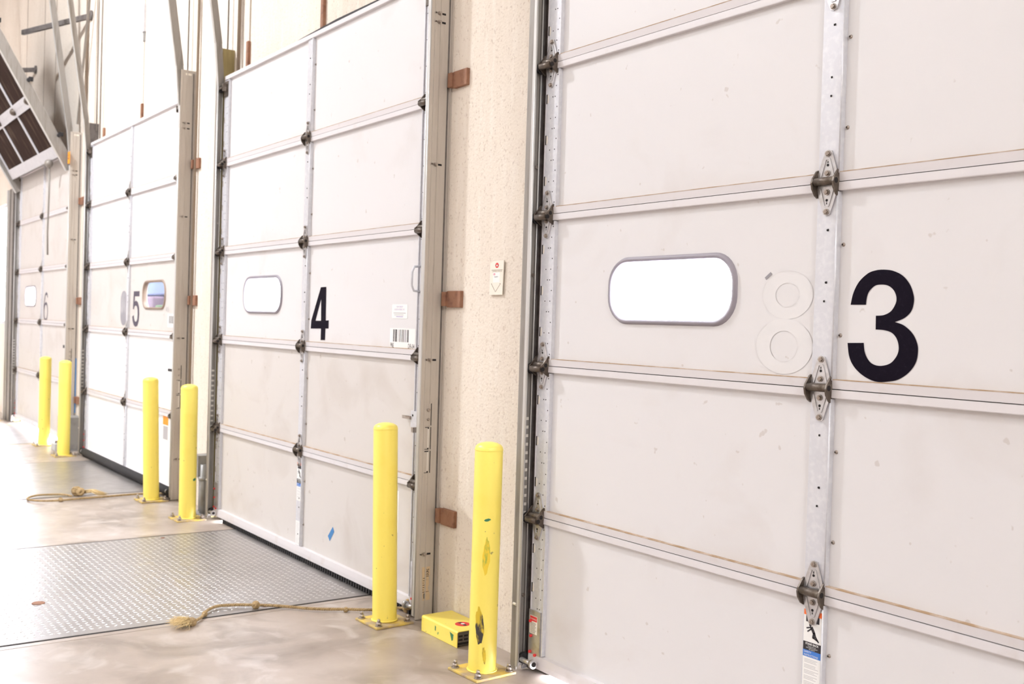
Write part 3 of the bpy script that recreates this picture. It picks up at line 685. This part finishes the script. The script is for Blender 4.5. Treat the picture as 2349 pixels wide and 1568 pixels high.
# ------------------------------------------------------------------ dock levelers
def leveler_mesh(w, d, lugs):
    q = MB(); q.box(-w/2, w/2, -d, .02, -.02, .002, 0)
    if lugs:
        p = .034; nx = int(w/p)-1; ny = int(d/p)-1
        for i in range(nx):
            for j in range(ny):
                x = -w/2+p*(i+1); y = -d+p*(j+.8); s = 1 if (i+j) % 2 else -1
                a = Vector((math.cos(PI/4*s), math.sin(PI/4*s))); b = Vector((-a.y, a.x)); L, W = .0125, .0042
                e = [(a*L*k+b*W*l) for k, l in ((1,0),(.5,1),(-.5,1),(-1,0),(-.5,-1),(.5,-1))]
                lo = [(x+u.x,y+u.y,.002) for u in e]; hi = [(x+u.x*.55,y+u.y*.55,.0037) for u in e]
                bi = len(q.v); q.v += lo+hi
                for k in range(6): q.f.append((bi+k,bi+(k+1)%6,bi+6+(k+1)%6,bi+6+k)); q.m.append(1); q.sm.append(True)
                q.f.append(tuple(bi+6+k for k in range(6))); q.m.append(1); q.sm.append(True)
    me = bpy.data.meshes.new('deck_plate'); me.from_pydata([tuple(v) for v in q.v], [], q.f)
    for x in (M['steelplate'], M['lug']): me.materials.append(x)
    me.polygons.foreach_set('material_index', q.m); me.polygons.foreach_set('use_smooth', q.sm); me.update()
    return me
ME_LEV = leveler_mesh(1.90, 2.40, True); ME_LEVF = leveler_mesh(1.96, 2.40, False)
def leveler(x, label, me, w, hole=False):
    t = thing('dock_leveler', label, 'dock leveler', (x,0,0), 'steel dock levelers in the floor')
    inst('deck_plate', me, t)
    q = MB()
    for s in (-1,1): q.box(s*(w/2)-.006, s*(w/2)+.006, -2.42, .02, .0005, .0012, 0); q.box(s*(w/2+.03)-.02, s*(w/2+.03)+.02, -2.45, .02, .0003, .0009, 1)
    q.box(-w/2,w/2,-2.42,-2.405,.0005,.0012,0); q.build('pit_edge', [M['hole'], M['yellowworn'] if hole=='curb' else M['floor']], t)
    if hole is True:
        for hx, hy, hr in ((-5.398-x,-1.468,.030),(-4.83-x,-.55,.012),(-6.62-x,-.5,.013)):
            q = MB(); q.cyl((hx,hy,.0005),(hx,hy,.0049),hr,20,0); q.build('lifting_hole', M['rust'], t)
    return t
leveler(-5.735,'steel tread plate leveler in the floor at door 4', ME_LEV, 1.92, True)
leveler(-9.43,'smooth looking steel leveler plate in the floor at door 5', ME_LEVF, 1.98)
leveler(-12.98,'farthest steel leveler plate, in the floor at door 6', ME_LEVF, 1.98, 'curb')

# ------------------------------------------------------------------ ropes
def spline(pts, n=14):
    P = [Vector(p) for p in pts]; P = [P[0]*2-P[1]]+P+[P[-1]*2-P[-2]]; out = []
    for i in range(1,len(P)-2):
        for k in range(n):
            t = k/n; a,b,c,d = P[i-1:i+3]
            out.append(.5*((2*b)+(c-a)*t+(2*a-5*b+4*c-d)*t*t+(3*b-a-3*c+d)*t**3))
    out.append(P[-2]); return out
def rope_strands(q, pts, r=.0072, pitch=.034):
    c = spline(pts); s = 0; acc = [0]
    for a, b in zip(c, c[1:]): s += (b-a).length; acc.append(s)
    N = int(s/.0045); line = []; j = 0
    for i in range(N+1):
        t = s*i/N
        while j < len(acc)-2 and acc[j+1] < t: j += 1
        u = (t-acc[j])/max(1e-9,acc[j+1]-acc[j]); line.append((c[j].lerp(c[j+1],u), t))
    for k in range(3):
        P = []
        for i, (p, t) in enumerate(line):
            d = (line[min(i+1,N)][0]-line[max(i-1,0)][0]).normalized(); sd = d.cross(Vector((0,0,1)))
            sd = sd.normalized() if sd.length > 1e-4 else Vector((1,0,0)); up = sd.cross(d); a = 2*PI*(t/pitch+k/3)
            P.append(p+(sd*math.cos(a)+up*math.sin(a))*r*.52)
        q.tube(P, r*.56, 6, 0)
def knot(parent, p, r, seed=0):
    q = MB(); rn = random.Random(seed); p = Vector(p)
    for k in range(4):
        ax = Vector((rn.uniform(-1,1),rn.uniform(-1,1),rn.uniform(-.5,.5))).normalized(); u = ax.orthogonal().normalized(); v = ax.cross(u)
        q.tube([p+(u*math.cos(2*PI*i/18)+v*math.sin(2*PI*i/18))*r*(.85+.12*k)*.62+ax*(k-1.5)*r*.22 for i in range(18)], r*.34, 7, 0, True)
    q.ball(p, r*.55, 0); return q.build('knot', M['ropem'], parent)
RZ = .0135
t = thing('pull_rope', 'knotted hemp rope with a frayed end lying beside the tread plate at door 4', 'rope', (0,0,0), 'hemp door ropes on the floor')
q = MB(); rope_strands(q, [(-4.33,.03,.05),(-4.40,.0,.022),(-4.452,-.03,RZ),(-4.481,-.14,RZ),(-4.549,-.247,RZ),(-4.633,-.38,RZ),(-4.715,-.46,RZ),(-4.765,-.52,RZ+.002),(-4.817,-.60,RZ+.004),(-4.872,-.70,RZ+.004),(-4.885,-.775,RZ+.004),(-4.83,-.84,RZ+.003),(-4.755,-.89,RZ),(-4.70,-.945,RZ)]); q.build('strands', M['ropem'], t)
knot(t, (-4.81,-.605,.019), .019, 1); knot(t, (-4.55,-.25,.012), .013, 2); knot(t, (-4.80,-.86,.014), .013, 3); knot(t, (-4.685,-.958,.018), .021, 4); knot(t, (-4.375,.0,.045), .026, 6); knot(t, (-4.40,.0,.02), .02, 7)
q = MB(); rn = random.Random(5); o = Vector((-4.682,-.965,.016)); d0 = Vector((-.01,-1,0)).normalized()
for i in range(240):
    a = rn.gauss(0,.42); L = rn.uniform(.04,.105); d = Vector((d0.x*math.cos(a)-d0.y*math.sin(a), d0.x*math.sin(a)+d0.y*math.cos(a), 0))
    z0 = rn.uniform(-.008,.012); pz = rn.uniform(.0,.03)*(1-abs(a))
    P = [o+Vector((rn.uniform(-.008,.008),0,z0))]
    for k in (.35,.7,1.0): P.append(o+d*L*k+Vector((rn.gauss(0,.007),rn.gauss(0,.007),rn.gauss(0,.004)+max(-.014, z0+pz*math.sin(k*2.6)))))
    q.tube(P, [.0011,.0010,.0008,.0004], 4, 0)
q.build('frayed_end', M['fray'], t)
t = thing('pull_rope', 'looped hemp rope lying on the floor in front of door 5', 'rope', (0,0,0), 'hemp door ropes on the floor')
q = MB(); rope_strands(q, [(-8.02,.03,.06),(-8.12,.01,.03),(-8.25,-.09,RZ),(-8.265,-.24,RZ),(-8.245,-.47,RZ),(-8.24,-.62,RZ),(-8.22,-.76,RZ),(-8.245,-.88,RZ),(-8.33,-.955,RZ),(-8.43,-.945,RZ),(-8.50,-.87,RZ+.003),(-8.49,-.76,RZ+.003),(-8.42,-.69,RZ+.006),(-8.34,-.66,RZ+.006)], .0078); q.build('strands', M['ropem'], t)
knot(t, (-8.44,-.60,.04), .036, 11); knot(t, (-8.24,-.76,.012), .018, 12); knot(t, (-8.40,-.58,.035), .03, 14); knot(t, (-8.08,.01,.05), .035, 13)
q = MB()
for i in range(120):
    P = [Vector((-8.42,-.57,.03+rn.uniform(-.015,.015)))]; e = Vector((-8.30+rn.gauss(0,.02),-.44+rn.gauss(0,.02),.012+rn.random()*.02)); P += [P[0].lerp(e,.5)+Vector((0,0,.02)), e]
    q.tube(P, [.0014,.0012,.0005], 4, 0)
q.build('frayed_end', M['fray'], t)

# ------------------------------------------------------------------ things on the floor and on the piers
t = thing('floor_guard', 'low yellow steel box with a red round sticker on the floor below the wall sign', 'steel guard', (-4.108,-.088,0))
q = MB(); L_, D_, H_ = .305, .163, .072
q.prism([(0,0),(0,H_-.006),(.006,H_),(D_,H_),(D_,H_-.004),(.008,H_-.004),(.004,H_-.008),(.004,0)], 0, 0, L_, 0); q.box(0,.004,.004,D_,0,H_-.004,0)
q.build('shell', M['yellow'], t, bevel=.002)
q = MB(); q.box(L_-.03,L_-.012,.006,D_-.004,.004,H_-.006,0)
for r_ in range(2):
    for k in range(5): q.box(L_-.0125,L_-.0115,.016+.028*k,.036+.028*k,.026+.016*r_,.034+.016*r_,1)
q.box(L_-.0125,L_-.0112,.008,D_-.006,.008,.018,1); q.build('vented_end', [M['dark'], M['hole']], t)
q = MB(); q.cyl((.215,.085,H_),(.215,.085,H_+.0006),.034,28,0); q.prism([(.185,.074),(.205,.080),(.21,.094),(.19,.092)],2,H_+.0006,H_+.0009,1); q.prism([(.22,.078),(.245,.078),(.243,.09),(.225,.094)],2,H_+.0006,H_+.0009,1); q.cyl((.213,.087,H_+.0006),(.213,.087,H_+.0012),.009,12,2)
o = q.build('round_sticker', [M['red'], M['ink'], M['white']], t); o['label'] = 'red round sticker'
q = MB(); q.prism([(.245,.058),(.275,.052),(.272,.028),(.262,.022)],1,-.0008,-.0002,0); q.build('green_scrape', M['green'], t)
q = MB(); q.prism([(.12,.055),(.128,.05),(.126,.03),(.12,.034)],1,-.0008,-.0002,0); q.build('green_scrape', M['green'], t)

t = thing('wall_sign', 'narrow cream sign with a red oval on the pier between doors 3 and 4', 'sign', (-3.864,YW,1.545))
q = MB(); q.prism([(-.003,.0),(.098,.001),(.104,.153),(.022,.150),(.0,.14)],1,-.010,-.006,0); q.prism([(.004,.008),(.09,.008),(.092,.14),(.01,.135)],1,-.006,0,0); q.build('card', M['cream'], t)
q = MB(); y = -.0103
q.fill([ell(.053,.131,.0135,.0115,24)], y, 1); q.fill([ell(.053,.130,.006,.0042,14)], y-.0002, 0); q.fill([[(.041,.1325),(.047,.132),(.046,.128),(.041,.129)]], y-.0002, 2); q.fill([[(.059,.132),(.0655,.1325),(.065,.129),(.059,.128)]], y-.0002, 2)
q.box(.011,.096,y,y+.0002,.1095,.1115,3); q.text('CONTROL STATION', .0535, .1015, .0088, y, 3, 'CENTER', .95)
q.box(.024,.076,y,y+.0001,.055,.100,4); q.fill([ell(.034,.092,.007,.0046,16)], y-.0002, 5); q.fill([ell(.034,.092,.0032,.0022,10)], y-.0003, 4)
q.text('Emergency', .048, .0785, .0075, y-.0002, 2, 'CENTER', .9)
stroke(q, [(.012,.050),(.046,.014)], .0022, y-.0003, 3); stroke(q, [(.046,.014),(.084,.050)], .0022, y-.0003, 3); stroke(q, [(.012,.050),(.018,.050)], .0022, y-.0003, 3); stroke(q, [(.077,.050),(.084,.050)], .0022, y-.0003, 3)
q.build('print', [M['cream'], M['red'], M['ink'], M['joint'], M['white'], M['pinkred']], t)

t = thing('junction_box', 'small grey electrical box with conduit stubs behind a bollard at door 4', 'electrical box', (-7.40,YW,0))
q = MB(); q.box(-.02,.10,-.13,-.01,.27,.42,0); q.box(-.024,.104,-.134,-.128,.266,.424,0); q.build('box', M['elec'], t, bevel=.004)
for x, y in ((.02,-.07),(.12,-.10)):
    q = MB(); q.cyl((x,y,.0),(x,y,.30 if x<.1 else .36),.026 if x<.1 else .021,16,0); q.cyl((x,y,.245),(x,y,.272),.033,12,0); q.build('conduit', M['elec'], t)
q = MB(); q.box(-.03,.15,-.14,-.04,0,.012,0); q.build('foot_plate', M['elec'], t)

t = thing('floor_cabinet', 'grey steel cabinet on the floor behind a bollard at door 5', 'cabinet', (-11.40,YW,0))
q = MB(); q.box(0,.24,-.20,-.005,.02,.345,0); q.build('body', M['elec'], t, bevel=.004)
q = MB(); q.box(.03,.17,-.2015,-.20,.05,.085,0); q.build('vent', M['hole'], t); q = MB(); q.box(-.01,.25,-.21,0,0,.02,0); q.build('plinth', M['elec'], t)
t = thing('block', 'small pale block on the floor between the two bollards at door 6', 'block', (-11.42,-.17,0))
q = MB(); q.box(0,.16,0,.10,0,.07,0); q.build('body', M['outside'], t, bevel=.005); q = MB(); q.cyl((.05,.04,.07),(.05,.04,.10),.02,10,0); q.build('plug', M['bolt'], t)
q = MB(); q.ball((0,0,0),.02,0,7,5,.45); q.box(-.045,.02,-.012,.012,-.008,.004,0); q.box(.01,.05,-.01,.016,-.008,.010,0)
o = q.build('rubble_chip', M['outside'], None, (-3.17,-.06,.010)); tag(o, 'small chip of rubble on the floor below door 3', 'rubble'); o.rotation_euler = (0,0,.3)

# ------------------------------------------------------------------ raised door on inclined tracks above door 6
Yi, Zi = -.005, 2.90; ti = Vector((0,-.498,.867)); ni = Vector((0,-.867,-.498))       # along and out of the slope
def on(x, s, n=0): p = Vector((x, Yi, Zi))+ti*s+ni*n; return p
def slab(q, x0, x1, s0, s1, n0, n1, m=0):
    v = [on(x,s,n) for n in (n0,n1) for s in (s0,s1) for x in (x0,x1)]
    q.faces(v, [(0,2,3,1),(4,5,7,6),(0,1,5,4),(2,6,7,3),(0,4,6,2),(1,3,7,5)], m)
XR, XL = -11.63, -14.22
t = thing('raised_door', 'raised dark brown sectional door tilted on sloping tracks above door 6', 'door', (0,0,0), None, 'thing')
for k in range(3):
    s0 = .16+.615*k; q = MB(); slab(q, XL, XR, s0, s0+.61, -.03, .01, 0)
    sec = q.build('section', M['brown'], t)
    q = MB(); slab(q, XL, XR, s0+.555, s0+.615, .01, .022, 0); slab(q, XL, XR, s0, s0+(.12 if k==0 else .06), .01, .024, 0); q.build('rail', M['galv'], sec)
    for x in (XL+.03, XL+.92, XL+1.78, XR-.03):
        q = MB(); slab(q, x-.025, x+.025, s0+.06, s0+.555, .01, .02, 0); q.build('stile', M['galv'], sec)
    if k:
        for x in (XL+.92, XL+1.78, XR-.05): q = MB(); q.ball(on(x,s0,.03),.04,0,10,7); q.build('hinge', M['bronze'], t)
q = MB(); q.tube([on(XR-.42,.14,.05), on(XR-.42,.14,.05)+Vector((0,0,-.35)), on(XR-.46,.14,.05)+Vector((.01,0,-.75)), on(XR-.42,.14,.05)+Vector((0,0,-.98))],.009,6,0); q.ball(on(XR-.42,.14,.06),.045,0); q.build('pull_cord', M['cable'], t)
for x, lab in ((-11.56,'sloping steel track on the right of the raised brown door'),(-14.265,'sloping steel track on the left of the raised brown door')):
    a = thing('inclined_track', lab, 'door track', (0,0,0), 'sloping tracks of the raised door')
    q = MB(); slab(q, x-.003, x+.003, 0, 3.2, -.05, .06, 0); slab(q, x-.03, x+.012, 0, 3.2, .055, .062, 1); slab(q, x-.03, x+.0, 0, 3.2, -.052, -.046, 1); q.build('channel', [M['web'], M['lip']], a)
    for s in (.35,.95,1.57): q = MB(); q.cyl(on(x,s,-.05), on(x+.05,s,-.05), .02, 8, 0); q.box(*sum([[c-.02,c+.02] for c in on(x+.02,s,-.07)],[]),0); q.build('track_bolt', M['rubber'], a)
# overhead brackets that tie the tracks to the wall
for a, b, lab in (((-11.2,YW,4.42),(-12.4,-.35,4.42),'dark steel bracket bar high on the wall near the top of the photo'),((-13.9,YW,4.36),(-14.4,-.40,4.36),'short dark bracket bar beside the raised brown door')):
    q = MB(); q.bar(a,b,.03,.05,0); q.cyl((a[0],a[1]-.02,a[2]),(a[0],a[1],a[2]),.05,10,0); tag(q.build('track_bracket', M['dark']), lab, 'bracket', 'track brackets high on the wall')
# lifting cables and thin conduits running up the wall
for i, (x, y, z0, z1, r, m, lab) in enumerate((
    (-10.80,.05,3.2,8.49,.006,'cable','thin lifting cable above the right of the dark left track of door 5'),
    (-10.66,.05,3.1,8.49,.006,'cable','thin lifting cable above the left corner of door 5'),
    (-8.06,.05,3.1,8.49,.006,'cable','thin lifting cable above the top of the right track plate of door 5'),
    (-7.86,.06,.5,8.49,.010,'joint','thin brown conduit on the pier just right of door 5'),
    (-7.20,.05,3.25,8.49,.006,'cable','thin lifting cable above the left track of door 4'),
    (-7.00,.055,3.1,8.49,.012,'joint','pale brown conduit on the wall above the left corner of door 4'),
    (-11.30,.06,3.3,8.49,.014,'joint','brown conduit on the wall left of the upper track of door 5'))):
    q = MB(); q.cyl((x,y,z0),(x,y,z1),r,8,0); tag(q.build('lift_cable' if m=='cable' else 'conduit_pipe', M[m]), lab, 'cable' if m=='cable' else 'pipe')
q = MB(); q.bar((-11.45,.02,3.35),(-10.7,.015,5.6),.02,.02,0); tag(q.build('brace_rod', M['cable']), 'slanting thin brace rod on the wall above door 5 left corner', 'rod')
t = thing('cover_plate', 'narrow grey cover plate on the wall high above the middle of door 5', 'plate', (C5+.06,YW,3.78))
q = MB(); q.box(-.03,.03,-.02,0,.08,.32,0); q.build('cover', M['galv'], t); q = MB(); q.box(-.02,.02,-.012,0,0,.08,0); q.build('strap', M['elec'], t)

# trailer parked outside door 5, seen through its window
t = thing('parked_trailer', 'dark trailer interior seen blurred through the window of door 5', 'trailer', (C5,.24,-1.25))
q = MB(); q.box(-1.25,-1.2,0,6,1.1,4.0,0); q.box(1.2,1.25,0,6,1.1,4.0,0); q.box(-1.25,1.25,0,6,1.05,1.12,0); q.box(-1.25,1.25,.03,6,3.95,4.0,0); q.box(-1.25,1.25,5.95,6,1.1,4.0,0); q.build('liner', M['trailer'], t)
q = MB(); q.box(-1.29,-1.255,0,6,1.05,4.05,0); q.box(1.255,1.29,0,6,1.05,4.05,0); q.box(-1.29,1.29,.03,6,4.01,4.05,0); q.build('outer_skin', M['board'], t)
for nm, x0, x1, z0, z1, c in (('cargo_carton',-.95,-.45,1.12,2.83,(.34,.25,.34)),('cargo_carton',-.42,.1,1.12,2.75,(.12,.25,.10)),('cargo_crate',-.95,.3,2.84,3.2,(.22,.30,.46))):
    q = MB(); q.box(x0,x1,.12 if 'carton' in nm else .2,1.2,z0,z1,0); q.build(nm, mat('trailer_'+nm, c, .6), t, bevel=.02)

# ------------------------------------------------------------------ light
def area(name, loc, size, power, col=(1,.93,.86), rot=(0,0,0), shape='DISK', sy=None):
    l = bpy.data.lights.new(name,'AREA'); l.shape = shape; l.size = size; l.energy = power; l.color = col
    if sy: l.size_y = sy
    o = bpy.data.objects.new(name, l); COL.objects.link(o); o.location = loc; o.rotation_euler = rot; return o
LC = (.935,.975,1.035)
area('high_bay_or_fill', (-9.3,-3.6,7.2), .5, 600, LC)
for x, p in ((-18,280),(-10,310),(-4.0,280)):
    area('high_bay_or_fill', (x,-9.0,7.4), 3.0, p, LC)  # added wide discs out of view, soft fill for the whole room
l = bpy.data.lights.new('added_side_fill','POINT'); l.energy = 900; l.color = LC; l.shadow_soft_size = .8  # added unseen light, lifts the track faces turned from the main lamp
o = bpy.data.objects.new('added_side_fill', l); COL.objects.link(o); o.location = (6.5,-4.0,6.0)
w = bpy.data.worlds.new('overcast_sky'); scene.world = w; w.use_nodes = True
bg = w.node_tree.nodes['Background']; bg.inputs[0].default_value = (.90,.94,1.06,1); bg.inputs[1].default_value = 125.0
for wx, wz, ws, wh in ((-2.665,1.553,.7,.3),(-6.357,1.56,.7,.3),(-13.585,1.585,.7,.3),(-17.41,2.04,3.58,1.64)):        # sampling portals in the glazed door windows
    pl = bpy.data.lights.new('window_portal','AREA'); pl.shape = 'RECTANGLE'; pl.size = ws; pl.size_y = wh; pl.cycles.is_portal = True
    po = bpy.data.objects.new('window_portal', pl); COL.objects.link(po); po.location = (wx,.07,wz); po.rotation_euler = (-PI/2,0,0)

# ------------------------------------------------------------------ camera
F_PX = 2396.26; yaw, pitch, roll = .95149611, -.01632359, .03017805
f = Vector((-math.sin(yaw)*math.cos(pitch), math.cos(yaw)*math.cos(pitch), math.sin(pitch)))
r = f.cross(Vector((0,0,1))).normalized(); u = r.cross(f); cs, sn = math.cos(roll), math.sin(roll)
r2 = cs*r+sn*u; u2 = -sn*r+cs*u
cam = bpy.data.cameras.new('camera'); co = bpy.data.objects.new('camera', cam); COL.objects.link(co)
mw = Matrix(((r2.x,u2.x,-f.x,0),(r2.y,u2.y,-f.y,-2.55325),(r2.z,u2.z,-f.z,1.41472),(0,0,0,1))); co.matrix_world = mw
cam.sensor_fit = 'HORIZONTAL'; cam.sensor_width = 36; cam.lens = F_PX/2349*36; cam.clip_start = .05
cam.dof.use_dof = True; cam.dof.focus_distance = 3.5; cam.dof.aperture_fstop = 4.8
scene.camera = co
vs = scene.view_settings; vs.view_transform = 'Standard'; vs.look = 'None'; vs.gamma = 1; vs.use_curve_mapping = False; vs.exposure = 0.09
scene.display_settings.display_device = 'sRGB'
scene.cycles.max_bounces = 8; scene.cycles.diffuse_bounces = 4; scene.cycles.sample_clamp_indirect = 25
scene.cycles.use_denoising = True; scene.cycles.use_adaptive_sampling = True; scene.cycles.adaptive_threshold = .04
